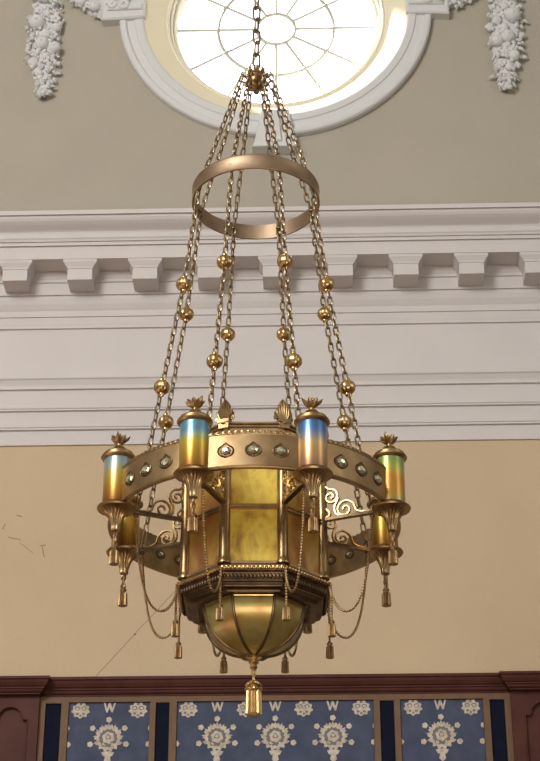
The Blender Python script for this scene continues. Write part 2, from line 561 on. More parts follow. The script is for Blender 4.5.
# ================================================================== WAINSCOT AT THE BOTTOM
WOODP = [(0, 5.281), (.095, 5.280), (.10, 5.276), (.10, 5.260), (.090, 5.255), (.084, 5.238), (.070, 5.216), (.060, 5.212), (.060, 5.202), (.052, 5.198), (.048, 5.186), (.040, 5.178), (.032, 5.178), (.032, 5.167), (0, 5.167)]
wc = MB()
wc.extrude_x([(WY - p, z) for p, z in WOODP], -1.80, 1.215)
struct(wc.obj('trim_4', M_WOOD))
ZB = 3.6
fr = MB()
fr.box(-1.824, 1.229, WY - .026, WY, 5.130, 5.170)
for x0, x1 in ((-1.824, -1.787), (-1.683, -1.636), (-1.105, -1.068), (-.978, -.931), (.345, .385), (.477, .516), (1.052, 1.094), (1.190, 1.229)):
    fr.box(x0, x1, WY - .026, WY, ZB, 5.131)
for x0, x1 in ((-1.787, -1.683), (-1.068, -.978), (.385, .477), (1.094, 1.190)):
    fr.box(x0, x1, WY - .025, WY, 5.124, 5.131)
struct(fr.obj('trim_5', M_TAN))

def navy(x0, x1, label):
    b = MB()
    b.box(x0 + .001, x1 - .001, WY - .012, WY - .0005, ZB, 5.1235)
    tag(b.obj('navy_panel', M_NAVY), label, 'panel', 'narrow navy panels of the wainscot')
navy(-1.787, -1.683, 'narrow navy blue panel beside the left wooden pilaster')
navy(-1.068, -.978, 'narrow navy blue panel between the left and the middle stencilled panel')
navy(.385, .477, 'narrow navy blue panel between the middle and the right stencilled panel')
navy(1.094, 1.190, 'narrow navy blue panel beside the right wooden pilaster')

def petal_blob(cx, cz, r, n, depth, rot=0.0, asp=1.0):
    out = []
    for i in range(n * 6):
        a = 2 * pi * i / (n * 6)
        q = r * (1 - depth * (0.5 - 0.5 * cos(n * (a + rot))))
        out.append((cx + q * cos(a), cz + asp * q * sin(a)))
    return out

def stencil(x0, x1, meds, ros, label):
    b = MB()
    yb = WY - .010
    b.box(x0 + .001, x1 - .001, yb, WY - .0005, ZB, 5.1295)
    def shape(poly, h=.003, mi=1):
        if min(p[0] for p in poly) < x0 + .003 or max(p[0] for p in poly) > x1 - .003:
            poly = [(min(max(p[0], x0 + .003), x1 - .003), p[1]) for p in poly]
            if max(p[0] for p in poly) - min(p[0] for p in poly) < .004:
                return
        poly = [(p[0], min(p[1], 5.1290)) for p in poly]
        if max(p[1] for p in poly) - min(p[1] for p in poly) < .004:
            return
        b.prism(poly, yb + .001, yb - h, mi)
    def ring(cx, cz, r0, r1, n, h=.003):
        v, f = [], []
        m = n * 6
        for i in range(m):
            a = 2 * pi * i / m
            ro = r1 * (1 + .10 * cos(n * a))
            ri = r0 * (1 + .06 * cos(n * a + 1))
            for r, y in ((ri, yb - h), (ro, yb - h), (ro, yb + .001), (ri, yb + .001)):
                v.append((cx + r * cos(a), y, cz + r * sin(a)))
        for i in range(m):
            j = (i + 1) % m
            for k in range(4):
                k2 = (k + 1) % 4
                f.append((4 * i + k, 4 * j + k, 4 * j + k2, 4 * i + k2))
        b.add(v, f, 1, False)
    P = 0.48
    for row in range(4):
        dz = -P * row
        for cx in meds:
            cz = 4.893 + dz
            shape(petal_blob(cx, cz, .066, 14, .03), .0018, 2)
            ring(cx, cz, .059, .084, 14)
            shape(petal_blob(cx, cz + .002, .041, 6, .16, .3))
            shape(petal_blob(cx, cz + .006, .020, 3, .3, .5), .0045, 2)
            shape(petal_blob(cx, cz + .006, .012, 3, .2, .5), .006, 1)
            for s in (-1, 1):
                shape(petal_blob(cx + s * .03, cz - .045, .014, 3, .4, .2))
            for dx, dy in ((0, .122), (-.104, .066), (.104, .066), (-.116, -.040), (.116, -.040)):
                shape(petal_blob(cx + dx, cz + dy, .0195, 5, .15))
            for i in range(9):                      # little leaves around the wreath
                a = radians(-20 + i * 27.5)
                q, w = .097, .008
                shape([(cx + (q - .018) * cos(a) - w * sin(a), cz + (q - .018) * sin(a) + w * cos(a)), (cx + (q - .018) * cos(a) + w * sin(a), cz + (q - .018) * sin(a) - w * cos(a)), (cx + (q + .004) * cos(a), cz + (q + .004) * sin(a))])
            # palmette tail below
            shape([(cx - .042, cz - .094), (cx - .014, cz - .086), (cx + .014, cz - .086), (cx + .042, cz - .094), (cx + .030, cz - .116), (cx + .016, cz - .122), (cx + .022, cz - .150), (cx, cz - .170), (cx - .022, cz - .150), (cx - .016, cz - .122), (cx - .030, cz - .116)])
        for cx in (meds[0] - .376, meds[-1] + .376):   # dots of the next motif, cut by the frame
            for dx, dy in ((-.104, .066), (.104, .066), (-.116, -.040), (.116, -.040)):
                if x0 - .008 < cx + dx < x1 + .008:
                    shape(petal_blob(cx + dx, 4.893 + dz + dy, .0195, 5, .15))
        for cx in meds:                             # the foot of the palmette above
            cz = 5.098 + dz
            shape([(cx + x, cz + z) for x, z in ((-.040, .036), (-.022, -.034), (-.013, -.034), (0, -.002), (.013, -.034), (.022, -.034), (.040, .036), (.029, .036), (.017, -.008), (.005, .036), (-.005, .036), (-.017, -.008), (-.029, .036))])
        for cx in ros:
            cz = 5.078 + dz
            shape(petal_blob(cx, cz, .062, 9, .20, .2, .88))
            for s in (-1, 1):
                shape(petal_blob(cx + s * .022, cz + .014, .019, 4, .2, .4, .8), .0045, 2)
                shape(petal_blob(cx + s * .022, cz + .012, .012, 4, .2, .4, .8), .006, 1)
                shape(petal_blob(cx + s * .020, cz - .022, .011, 3, .3, .2, .8), .0045, 2)
            shape(petal_blob(cx, cz - .034, .008, 3, .3, .2), .0045, 2)
            shape(petal_blob(cx, cz + .040, .009, 3, .3, .6), .0045, 2)
    tag(b.obj('stencilled_panel', [M_BLUE, M_MOTIF, M_SHADE]), label, 'panel', 'blue stencilled wainscot panels')
stencil(-1.636, -1.105, [-1.370], [-1.558, -1.184], 'left blue panel with one ivory wreath motif, beside left pilaster')
stencil(-.931, .345, [-.668, -.292, .080], [-.856, -.482, -.108, .264], 'wide middle blue panel with three ivory wreath motifs in a row')
stencil(.516, 1.052, [.776], [.600, .972], 'right blue panel with one ivory wreath motif, beside right pilaster')

def pilaster(x0, x1, label):
    c = (x0 + x1) / 2
    root = bpy.data.objects.new('pilaster', None)
    COL.objects.link(root)
    root.location = (c, WY - .002, ZB)
    tag(root, label, 'pilaster', 'mahogany pilasters of the wainscot')
    hw = (x1 - x0) / 2
    b = MB()
    b.box(-hw, hw, -.032, 0, 0, 5.170 - ZB)
    # front board with an arched opening
    inner = []
    zs, za = 5.008 - ZB, 5.094 - ZB
    pw, aw = .117, .078
    inner += [(-pw, .25), (-pw, zs), (-aw - .012, zs), (-aw, zs + .012)]
    for i in range(15):
        a = pi - pi * i / 14
        inner.append((aw * cos(a), zs + .014 + (za - zs - .014) * sin(a)))
    inner += [(aw, zs + .012), (aw + .012, zs), (pw, zs), (pw, .25)]
    outer = [(-hw, 0), (-hw, 5.170 - ZB), (hw, 5.170 - ZB), (hw, 0)]
    bm = bmesh.new()
    def loop(poly):
        vs = [bm.verts.new((x, -.055, z)) for x, z in poly]
        return [bm.edges.new((vs[i], vs[(i + 1) % len(vs)])) for i in range(len(vs))]
    es = loop(outer) + loop(inner)
    bmesh.ops.triangle_fill(bm, edges=es, use_beauty=True)
    bm.verts.ensure_lookup_table()
    bm.verts.index_update()
    k = len(b.v)
    vs = [tuple(v.co) for v in bm.verts]
    fs = [tuple(v.index for v in f.verts) for f in bm.faces]
    bm.free()
    b.add(vs, fs, 0, False)
    for poly in (outer, inner):
        n = len(poly)
        b.add([(x, -.055, z) for x, z in poly] + [(x, -.030, z) for x, z in poly], [(i, (i + 1) % n, (i + 1) % n + n, i + n) for i in range(n)], 0, False)
    b.obj('shaft', M_WOOD, root)
    bead = MB()
    bead.tube([(x, -.055, z) for x, z in inner], .006, 6, closed=True)
    bead.obj('arch_bead', M_WOOD, root)
    cp = MB()
    prof = [(p + .06, z - .011 * max(0, (z - 5.16) / .12)) for p, z in WOODP]
    prof[0] = (0.0, WOODP[0][1]); prof[-1] = (0.0, WOODP[-1][1])
    # mitred returns: project sideways by the same amount as forward, less the shaft's own projection
    v, f = [], []
    n = len(prof)
    for p, z in prof:
        q = hw + max(p - .085, 0.0)
        v += [(-q, 0, z - ZB), (-q, -p, z - ZB), (q, -p, z - ZB), (q, 0, z - ZB)]
    for j in range(n - 1):
        for i in range(3):
            f.append((4 * j + i, 4 * j + i + 1, 4 * j + 5 + i, 4 * j + 4 + i))
    cp.add(v, f, 0, False)
    cp.obj('capital', M_WOOD, root)
pilaster(-2.196, -1.824, 'left dark mahogany pilaster with an arched sunk panel')
pilaster(1.229, 1.631, 'right dark mahogany pilaster with an arched sunk panel')

# ================================================================== PLASTER GARLANDS
rnd = random.Random(11)
def add_leaf(b, c, ang, L, W, tilt):
    R = Matrix.Translation(c) @ Matrix.Rotation(ang, 4, 'Y') @ Matrix.Rotation(tilt, 4, 'X')
    v, f = [], []
    n = 6
    for i in range(n + 1):
        t = i / n
        w = W * sin(pi * min(t * .9 + .1, 1)) ** .8 * (1 - .25 * (i % 2))
        d = -.02 * sin(pi * t)
        v += [(-w, d + .008, L * t), (0, d - .006, L * t), (w, d + .008, L * t), (0, d + .014, L * t)]
    for i in range(n):
        for k in range(4):
            k2 = (k + 1) % 4
            f.append((4 * i + k, 4 * i + k2, 4 * i + 4 + k2, 4 * i + 4 + k))
    b.add(v, f, 0, True, R)

def flower_mesh(r):
    b = MB()
    for k in range(5):
        a = 2 * pi * k / 5
        b.sphere((.62 * r * cos(a), -.2 * r, .62 * r * sin(a)), .46 * r, 8, 6, scale=(1, .6, 1))
    b.sphere((0, -.42 * r, 0), .28 * r, 8, 6)
    return b

def garland(name, axis, widths, label, group, seed, fruits, flowers, depth=.095):
    """axis: polyline (x, z) on the wall; widths: half width at each axis point"""
    rd = random.Random(seed)
    root = bpy.data.objects.new(name, None)
    COL.objects.link(root)
    ox, oz = axis[-1]
    root.location = (ox, WY, oz)
    tag(root, label, 'garland', group)
    pts = [(x - ox, z - oz) for x, z in axis]
    segs = len(pts) - 1
    def at(t):
        k = min(int(t * segs), segs - 1)
        u = t * segs - k
        return (pts[k][0] * (1 - u) + pts[k + 1][0] * u, pts[k][1] * (1 - u) + pts[k + 1][1] * u, widths[k] * (1 - u) + widths[k + 1] * u,
                math.atan2(pts[k + 1][0] - pts[k][0], pts[k + 1][1] - pts[k][1]))
    b = MB()
    # solid body of the bunch against the wall
    v, f = [], []
    for i in range(17):
        x, z, w, dr = at(i / 16)
        nx, nz = cos(dr), -sin(dr)
        for k in range(9):
            s = -1 + k / 4
            v.append((x + nx * s * w * .8, -.002 - depth * .62 * sqrt(max(0, 1 - s * s)), z + nz * s * w * .8))
    for i in range(16):
        for k in range(8):
            f.append((9 * i + k, 9 * i + k + 1, 9 * i + 10 + k, 9 * i + 9 + k))
    b.add(v, f)
    for i in range(170):
        t = rd.random() ** .9
        x, z, w, dr = at(t)
        s = rd.uniform(-.95, .95)
        y = -depth * .62 * sqrt(1 - s * s) - rd.uniform(.002, .018)
        px, pz = x + cos(dr) * s * w * .92, z - sin(dr) * s * w * .92
        if rd.random() < .45:
            add_leaf(b, (px, y, pz), (s * 1.3 + pi + rd.uniform(-.8, .8)) if name.endswith('drop') else rd.uniform(0, 6.28), rd.uniform(.045, .075), rd.uniform(.014, .022), rd.uniform(-.5, .3))
        else:
            r = rd.uniform(.012, .024)
            for q in range(rd.choice((1, 2, 3))):
                b.sphere((px + rd.uniform(-.02, .02), y, pz + rd.uniform(-.02, .02)), r, 8, 6)
    b.obj('foliage', M_RELIEF, root)
    fm = {}
    for t, s, r in fruits:
        r *= 1.15
        x, z, w, dr = at(t)
        fb = MB()
        fb.sphere((0, 0, 0), r, 16, 12, scale=(1, .9, 1.0), lump=lambda a, tt: 1 + .035 * cos(7 * a) * sin(tt))
        fb.sphere((0, -r * .86, -.1 * r), r * .16, 6, 5)
        fb.obj('fruit', M_RELIEF, root, (x + cos(dr) * s * w, -depth * .62 * sqrt(1 - s * s) - r * .35, z - sin(dr) * s * w))
    for t, s, r in flowers:
        x, z, w, dr = at(t)
        flower_mesh(r).obj('flower', M_RELIEF, root, (x + cos(dr) * s * w, -depth * .62 * sqrt(1 - s * s) - r * .25, z - sin(dr) * s * w), 0)
    return root
FR = [(.22, .05, .062), (.43, .42, .058), (.60, .08, .05), (.63, -.62, .045), (.36, -.1, .03), (.53, -.15, .034), (.83, .28, .03), (.12, -.5, .05), (.10, .55, .05), (.47, -.62, .036), (.74, .62, .04)]
FL = [(.53, -.45, .04), (.40, -.55, .045), (.72, -.1, .045), (.33, .35, .036), (.79, -.45, .034), (.88, .0, .03), (.67, .5, .034), (.16, .0, .03)]
WD = [.10, .115, .125, .145, .155, .145, .12, .085, .03]
garland('plaster_garland_drop', [(-2.15, 11.30), (-2.142, 11.14), (-2.138, 10.98), (-2.132, 10.82), (-2.128, 10.66), (-2.126, 10.50), (-2.122, 10.34), (-2.116, 10.18), (-2.108, 10.04)], WD,
        'left hanging drop of white plaster fruit and flowers on the upper wall', 'hanging plaster fruit drops', 5, FR, FL)
garland('plaster_garland_drop', [(1.575, 11.26), (1.57, 11.10), (1.565, 10.95), (1.56, 10.80), (1.552, 10.64), (1.545, 10.48), (1.535, 10.32), (1.52, 10.16), (1.505, 10.02)], WD,
        'right hanging drop of white plaster fruit and flowers on the upper wall', 'hanging plaster fruit drops', 8, [(t, -s * .8, r) for t, s, r in FR], [(t + .01, -s * .8, r) for t, s, r in FL])
SW = [.08, .10, .11, .105, .085, .05]
SF = [(.3, .1, .05), (.52, -.3, .04), (.66, .3, .045), (.45, .5, .04)]
SL = [(.4, -.4, .04), (.58, .4, .036), (.75, -.2, .036)]
garland('plaster_garland_swag', [(-1.96, 11.17), (-1.90, 11.09), (-1.83, 11.02), (-1.75, 10.945), (-1.65, 10.90), (-1.56, 10.905)], SW,
        'left plaster swag running up from the window block to the left drop', 'plaster swags beside the round window', 21, SF, SL, .09)
garland('plaster_garland_swag', [(1.345, 11.16), (1.30, 11.08), (1.25, 11.02), (1.19, 10.965), (1.10, 10.93), (1.02, 10.93)], SW,
        'right plaster swag running up from the window block to the right drop', 'plaster swags beside the round window', 22, SF, SL, .09)

# ================================================================== THE CHANDELIER
DX, DY, DZ = -.0704, 7.2373, 3.1495 + 1.6
ch = bpy.data.objects.new('chandelier', None)
COL.objects.link(ch)
ch.location = (DX * cos(YAW) - DY * sin(YAW), DX * sin(YAW) + DY * cos(YAW), DZ)
ch.rotation_euler = (0, 0, YAW)
tag(ch, 'large antique brass and coloured glass chandelier hanging on chains before the round window', 'chandelier')
AZ = [22.5 + 45 * k for k in range(8)]
def pos(r, a, z):
    a = radians(a)
    return (r * sin(a), -r * cos(a), z)
def rot(a):                                   # local +X points outwards at azimuth a
    return radians(a) - pi / 2
OCT = radians(22.5)

def tassel_into(b, z_top, h, r, mi=0, segs=56):
    """knotted cord head and a fluted skirt of strands hanging down from z_top"""
    fl_ = lambda a, rr, z: 1 + (.12 * cos(14 * a) if z < z_top - .3 * h else .04 * cos(14 * a))
    b.lathe([(0, z_top), (.42 * r, z_top - .02 * h), (.72 * r, z_top - .08 * h), (.78 * r, z_top - .14 * h), (.55 * r, z_top - .21 * h), (.50 * r, z_top - .24 * h), (.78 * r, z_top - .28 * h), (.90 * r, z_top - .33 * h), (.92 * r, z_top - .38 * h),
             (.92 * r, z_top - .5 * h), (.96 * r, z_top - .75 * h), (r, z_top - h), (.82 * r, z_top - .985 * h), (0, z_top - .96 * h)], segs, mod=fl_, mi=mi)

def link_into(b, c, axis, roll, L, W, wr, mi=0, seg=5):
    """one oval chain link centred at c along axis"""
    ax = Vector(axis).normalized()
    a = Vector((1, 0, 0)) if abs(ax.x) < .8 else Vector((0, 1, 0))
    n1 = (a - ax * ax.dot(a)).normalized()
    n2 = ax.cross(n1)
    side = n1 * cos(roll) + n2 * sin(roll)
    hl, hw = L / 2 - W / 2, W / 2 - wr
    pts = []
    for i in range(6):
        t = pi * i / 5
        pts.append(Vector(c) + ax * (hl + hw * sin(t)) + side * (hw * cos(t)))
    for i in range(6):
        t = pi + pi * i / 5
        pts.append(Vector(c) + ax * (-hl + hw * sin(t)) + side * (hw * cos(t)))
    b.tube(pts, wr, seg, closed=True, mi=mi)

def chain_into(b, pts, L, W, wr, pitch, skip=()):
    """links along a polyline; skip = list of (point, radius) left free"""
    P = [Vector(p) for p in pts]
    acc = [0.0]
    for a, c in zip(P[:-1], P[1:]):
        acc.append(acc[-1] + (c - a).length)
    n = max(1, int(round(acc[-1] / pitch)))
    for i in range(n):
        s = (i + .5) * acc[-1] / n
        k = max(j for j in range(len(P) - 1) if acc[j] <= s)
        ax = P[k + 1] - P[k]
        c = P[k] + ax * ((s - acc[k]) / ax.length)
        if any((c - Vector(q)).length < rr for q, rr in skip):
            continue
        link_into(b, c, ax, (i % 2) * pi / 2 + .5, L, W, wr)

# --- lamps: iridescent cylinder with cap, leaf finial, saucer and tassel
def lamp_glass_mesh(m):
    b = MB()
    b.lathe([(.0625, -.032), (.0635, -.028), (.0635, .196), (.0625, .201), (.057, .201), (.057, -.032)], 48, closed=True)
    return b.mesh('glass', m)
capb = MB()
capb.lathe([(.058, .222), (.064, .224), (.073, .230), (.0775, .236), (.0765, .243), (.068, .247), (.069, .252), (.066, .258), (.060, .261), (.050, .266), (.040, .274), (.031, .283), (.026, .290), (.016, .294), (.011, .298), (.010, .308), (0, .308)], 48)
cap_me = capb.mesh('cap', M_BRASS)
fin = MB()
fin.sphere((0, 0, .316), .013, 10, 8)
for k in range(7):
    a = 2 * pi * k / 7 + .2
    R = Matrix.Rotation(a, 4, 'Z')
    ln = 1.0 if k % 2 else .86
    pts = [(.004, 0, .310), (.014, 0, .318), (.026 * ln, 0, .328), (.038 * ln, 0, .336), (.048 * ln, 0, .350 if k % 2 else .341)]
    fin.tube(pts, [.006, .009, .0095, .007, .0012], 6, M=R, flat=1.3)
for k in range(4):
    a = 2 * pi * k / 4
    fin.tube([(.003 * cos(a), .003 * sin(a), .318), (.010 * cos(a), .010 * sin(a), .338), (.014 * cos(a), .014 * sin(a), .356)], [.007, .007, .001], 6)
fin_me = fin.mesh('leaf_finial', M_BRASS)
sau = MB()
flute = lambda a, r, z: 1 + .065 * cos(20 * a) * max(0, min(1, (-z - .045) / .015)) * max(0, min(1, (r - .012) / .012))
sau.lathe([(.060, -.020), (.066, -.020), (.070, -.026), (.082, -.031), (.086, -.038), (.082, -.045), (.070, -.049), (.057, -.055), (.044, -.065), (.034, -.079), (.0265, -.097), (.0215, -.117), (.0190, -.130), (.0205, -.137), (.0185, -.144), (.010, -.148), (0, -.149)], 100, mod=flute)
sau_me = sau.mesh('saucer', M_BRASS)
tas = MB()
for i, z in enumerate((-.160, -.183, -.206)):
    link_into(tas, (0, 0, z), (0, 0, 1), i * pi / 2 + .4, .036, .026, .006)
tassel_into(tas, -.212, .086, .0200)
tas_me = tas.mesh('tassel', M_TASSEL)

lamp_kinds = {-22.5: 'blue_gold', 22.5: 'blue_rose', -67.5: 'grey_gold', 67.5: 'green_amber'}
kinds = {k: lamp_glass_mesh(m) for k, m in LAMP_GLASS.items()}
klab = {'blue_gold': 'glass lamp shading from sky blue to yellow', 'blue_rose': 'glass lamp shading from deep blue to rosy tan', 'grey_gold': 'glass lamp shading from pale grey blue to gold',
        'green_amber': 'glass lamp shading from green to amber', 'amber': 'amber glass lamp'}
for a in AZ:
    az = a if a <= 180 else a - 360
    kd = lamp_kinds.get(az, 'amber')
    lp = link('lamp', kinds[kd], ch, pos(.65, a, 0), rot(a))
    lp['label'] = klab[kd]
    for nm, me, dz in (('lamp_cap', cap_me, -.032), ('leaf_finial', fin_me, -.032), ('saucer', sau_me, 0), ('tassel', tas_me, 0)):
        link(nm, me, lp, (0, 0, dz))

# --- ring band with rope edge and glass jewels
bd = MB()
bd.lathe([(.636, -.028), (.6545, -.028), (.6575, -.023), (.6545, -.016), (.652, -.018), (.652, .128), (.6545, .132), (.6545, .136), (.636, .136)], 192)
bd.lathe([(.636, .136), (.636, -.028)], 192, mi=1)
band = bd.obj('ring_band', [M_BAND, M_BRASS], ch, angle=30)
band.location = (0, 0, -.010)
band.rotation_euler = (radians(-.8), 0, 0)
rp = MB()
n = 960
rp.tube([(.648 * cos(2 * pi * i / n), .648 * sin(2 * pi * i / n), .139) for i in range(n)], .0085, 8, closed=True, lobes=2, amp=.22, twist=2 * pi * 78 / (2 * pi * .648))
rp.obj('rope_edge', M_BRASS, band)
jw = MB()
def ogee(w, h):
    out = []
    for i in range(48):
        t = 2 * pi * i / 48
        x, z = w * cos(t), h * sin(t)
        pk = max(0, abs(sin(t)) - .78) / .22 * (1.0 if sin(t) > 0 else .35)
        z += (1 if z > 0 else -1) * h * .38 * pk ** 2
        x *= 1 - .35 * pk
        out.append((x, z))
    return out
og = ogee(.033, .026)
jw.tube([(.6535, x, z) for x, z in og], .0036, 6, closed=True, mi=1)
jw.add([(.6505, x, z) for x, z in og] + [(.6535, x, z) for x, z in og], [tuple(range(48, 96))], 1)
jw.add([(.6365, x * .92, z * .92) for x, z in og] + [(.6345, x * .92, z * .92) for x, z in og], [tuple(range(48, 96))], 1)
for sx, x0, sc_ in ((1, .652, 1.0), (-1, .636, .7)):
    # faceted cabochon
    v, f = [], []
    for q, d in ((1.0, .0), (.80, .009), (.40, .015)):
        for i in range(7):
            t = 2 * pi * i / 7
            v.append((x0 + sx * d, .026 * sc_ * q * cos(t + d * 20), .0205 * sc_ * q * sin(t + d * 20)))
    for j in range(2):
        for i in range(7):
            f.append((7 * j + i, 7 * j + (i + 1) % 7, 7 * j + 7 + (i + 1) % 7, 7 * j + 7 + i))
    f.append(tuple(range(14, 21)))
    jw.add(v, f, 0, False)
jw_me = jw.mesh('jewel', [M_JEWEL, M_BRASS_DK])
for k in range(8):
    for d in (-10.2, 0, 10.2):
        link('jewel', jw_me, band, (0, 0, .053), rot(45 * k + d))

# --- radial scroll brackets
bk = MB()
bk.box(.318, .625, -.012, .012, -.046, -.032)
bk.box(.318, .330, -.010, .010, -.046, .140)
def scroll(c, r, t0, turns, direction, lead):
    """spiral out from its eye at c to radius r, then through the lead points"""
    pts = []
    n = 30
    for i in range(n + 1):
        u = i / n
        t = t0 + direction * turns * 2 * pi * u
        q = r * (.16 + .84 * u)
        pts.append((c[0] + q * cos(t), 0, c[1] + q * sin(t)))
    return pts + [(x, 0, z) for x, z in lead]
def smooth(pts, k=2):
    P = [Vector(p) for p in pts]
    for _ in range(k):
        out = [P[0]]
        for a, b_ in zip(P[:-1], P[1:]):
            out += [a * .75 + b_ * .25, a * .25 + b_ * .75]
        out.append(P[-1])
        P = out
    return P
s1 = scroll((.370, .066), .038, -1.39, 1.5, 1, [(.352, .112), (.339, .126), (.329, .140)])
s2 = scroll((.436, -.004), .046, 3.34, 1.5, -1, [(.486, -.014), (.500, -.024), (.525, -.030), (.570, -.031)])
link_s = [(.335, .085), (.345, .045), (.372, .030), (.398, .045), (.410, .070), (.380, .098)]
for pts in (s1, s2):
    bk.tube(smooth(pts, 1), .0056, 6, flat=1.6, mi=1)
bk.tube(smooth([(x, 0, z) for x, z in [(.406, .058), (.400, .040), (.388, .020), (.386, -.004), (.396, -.026), (.420, -.031)]], 2), .0062, 6, flat=1.5, mi=1)
bk.tube(smooth([(x, 0, z) for x, z in [(.329, .020), (.345, .012), (.362, -.004), (.366, -.022), (.350, -.030), (.338, -.020), (.345, -.010)]], 2), .0056, 6, flat=1.5, mi=1)
bk.tube([(.56 + .010 * cos(2 * pi * i / 14), 0, -.052 + .010 * sin(2 * pi * i / 14)) for i in range(14)], .003, 6, closed=True)
bk_me = bk.mesh('scroll_bracket', [M_BRASS_DK, M_GOLD])
sc_me = bk_me
for a in AZ:
    link('scroll_bracket', sc_me, ch, (0, 0, 0), rot(a))

# --- lantern: octagonal body with corner posts, glass panels, crown, palmettes
R8 = .335
AP = R8 * cos(OCT)
HWF = R8 * sin(OCT)
lb = MB()
octp = lambda prof: lb.lathe(prof, 8, phase=OCT, smooth=False, closed=True)
octp([(.345, -.345), (.345, -.328), (.336, -.318), (.322, -.316), (.29, -.316), (.29, -.345)])
lc = MB()
lc.lathe(phase=OCT, n=8, smooth=False, closed=True, prof=[(.338, .285), (.338, .300), (.346, .304), (.346, .320), (.352, .326), (.352, .332), (.360, .338), (.360, .345), (.352, .351), (.29, .351), (.29, .285)])
lantern = lb.obj('lantern_frame', M_BRASS, ch)
lc.obj('crown_moulding', M_BRASS, lantern)
po = MB()
po.lathe([(0, -.318), (.031, -.318), (.031, -.306), (.027, -.300), (.025, -.290), (.0235, -.275), (.0225, 0), (.0235, .262), (.025, .272), (.029, .280), (.029, .288), (0, .288)], 16)
po_me = po.mesh('corner_post', M_BRASS)
for a in AZ:
    link('corner_post', po_me, lantern, pos(.326, a, 0), rot(a))
def panel_mesh(m):
    b = MB()
    w = HWF - .016
    b.box(AP - .016, AP - .008, -w, w, -.318, .288, 0)
    for y0, y1 in ((-w, -w + .012), (w - .012, w)):
        b.box(AP - .017, AP - .001, y0, y1, -.318, .288, 1)
    for z0, z1, d in ((-.318, -.306, .002), (.276, .288, .002), (-.066, -.058, .006), (-.050, -.042, .006), (-.06, -.048, .002)):
        b.box(AP - .016, AP + d, -w, w, z0, z1, 1)
    return b
py_me = panel_mesh(0).mesh('glass_panel', [M_PANEL_Y, M_BRASS])
pa_me = panel_mesh(0).mesh('glass_panel', [M_PANEL_A, M_BRASS])
for k in range(8):
    link('glass_panel', py_me if k in (0, 4) else pa_me, lantern, (0, 0, 0), rot(45 * k))
pm = MB()
pm.box(-.020, .020, -.024, .024, .318, .352)
pm.box(-.024, .024, -.028, .028, .345, .361)
# pointed leaf: a plump heart with seven lobes fanned up its front and back
pm.lathe([(0, .360), (.018, .362), (.027, .376), (.031, .396), (.029, .418), (.022, .440), (.011, .458), (.003, .468), (0, .470)], 20, M=Matrix.Diagonal((.50, 1.0, 1.0, 1.0)))
for sx in (1, -1):
    for k in range(-3, 4):
        w = k / 3
        top = .468 - .050 * abs(w) ** 1.4
        pm.tube([(sx * .010, .006 * k, .362), (sx * (.017 - .004 * abs(w)), .0098 * k, .385), (sx * (.016 - .006 * abs(w)), .0108 * k, .385 + (top - .385) * .45), (sx * (.010 - .004 * abs(w)), .0092 * k, .385 + (top - .385) * .8), (sx * .003, .0080 * k, top)],
                [.0045, .0065, .0068, .0052, .0015], 6)
for s in (-1, 1):
    pts = []
    for i in range(26):
        t = i / 25
        q = .012 * (1 - .7 * t)
        pts.append((.004, s * (.037 + .8 * q * cos(pi - t * 3 * pi)), .370 + .8 * q * sin(pi - t * 3 * pi)))
    pm.tube([(.004, s * .014, .362), (.004, s * .022, .368)] + pts, .0045, 6)
pm_me = pm.mesh('palmette', M_BRASS)
for a in AZ:
    link('palmette', pm_me, lantern, pos(.335, a, 0), rot(a))

# --- base under the lantern: rope-edged octagon, frieze, stepped underside
ba = MB()
ba.lathe([(.0, -.345), (.352, -.345), (.356, -.349), (.352, -.356), (.343, -.361), (.338, -.372), (.334, -.384), (.326, -.396), (.318, -.402), (.320, -.408), (.316, -.416), (.302, -.420), (.296, -.424), (.292, -.432), (.268, -.430), (.252, -.428), (.246, -.422), (0, -.420)], 8, phase=OCT, smooth=False)
base = ba.obj('lantern_base', M_BASE, ch)
def octpath(r, z, per=60):
    out = []
    for k in range(8):
        p0, p1 = Vector(pos(r, AZ[k], z)), Vector(pos(r, AZ[(k + 1) % 8], z))
        for i in range(per):
            out.append(p0.lerp(p1, i / per))
    return out
ro = MB()
ro.tube(octpath(.356, -.345, 110), .008, 8, closed=True, lobes=2, amp=.24, twist=2 * pi / .018 / 2)
ro.obj('rope_moulding', M_GOLD, base)
# carved frieze leaves along the octagon
fz = MB()
for k in range(8):
    for i in range(16):
        u = (i + .5) / 16
        p = Vector(pos(.340, AZ[k], -.378)).lerp(Vector(pos(.340, AZ[(k + 1) % 8], -.378)), u)
        fz.sphere(p, .009, 8, 6, scale=(.9, .9, 1.5))
fz.tube(octpath(.3185, -.404, 4), .006, 6, closed=True)
fz.tube(octpath(.262, -.426, 4), .007, 6, closed=True)
fz.obj('leaf_frieze', M_BASE, base)

# --- bowl of eight glass gores
BR, BH, BZ = .234, .206, -.420
def octmod(a, r, z):
    d = ((a - OCT) % (pi / 4))
    d = min(d, pi / 4 - d)
    k = cos(OCT) / cos(OCT - d)           # octagon with corners at 22.5 + 45 k
    return 1.0 - (1 - k) * .85
bw = MB()
prof = [(BR * cos(t), BZ - BH * sin(t)) for t in [pi / 2 * i / 20 for i in range(20)]] + [(.002, BZ - BH)]
bw.lathe(prof, 128, mod=octmod, phase=OCT)
bowl = bw.obj('glass_bowl', M_BOWL, ch, angle=30)
rb = MB()
rb.tube([((BR + .001) * cos(t), 0, BZ - (BH + .001) * sin(t)) for t in [pi / 2 * i / 24 for i in range(24)]], .0068, 8)
rb_me = rb.mesh('rib', M_BRASS_DK)
for a in AZ:
    link('rib', rb_me, bowl, (0, 0, 0), rot(a))
rm = MB()
rm.tube(octpath(BR * .985, BZ - .003, 4), .0085, 8, closed=True)
rm.obj('bowl_rim', M_GOLD, bowl)
fb = MB()
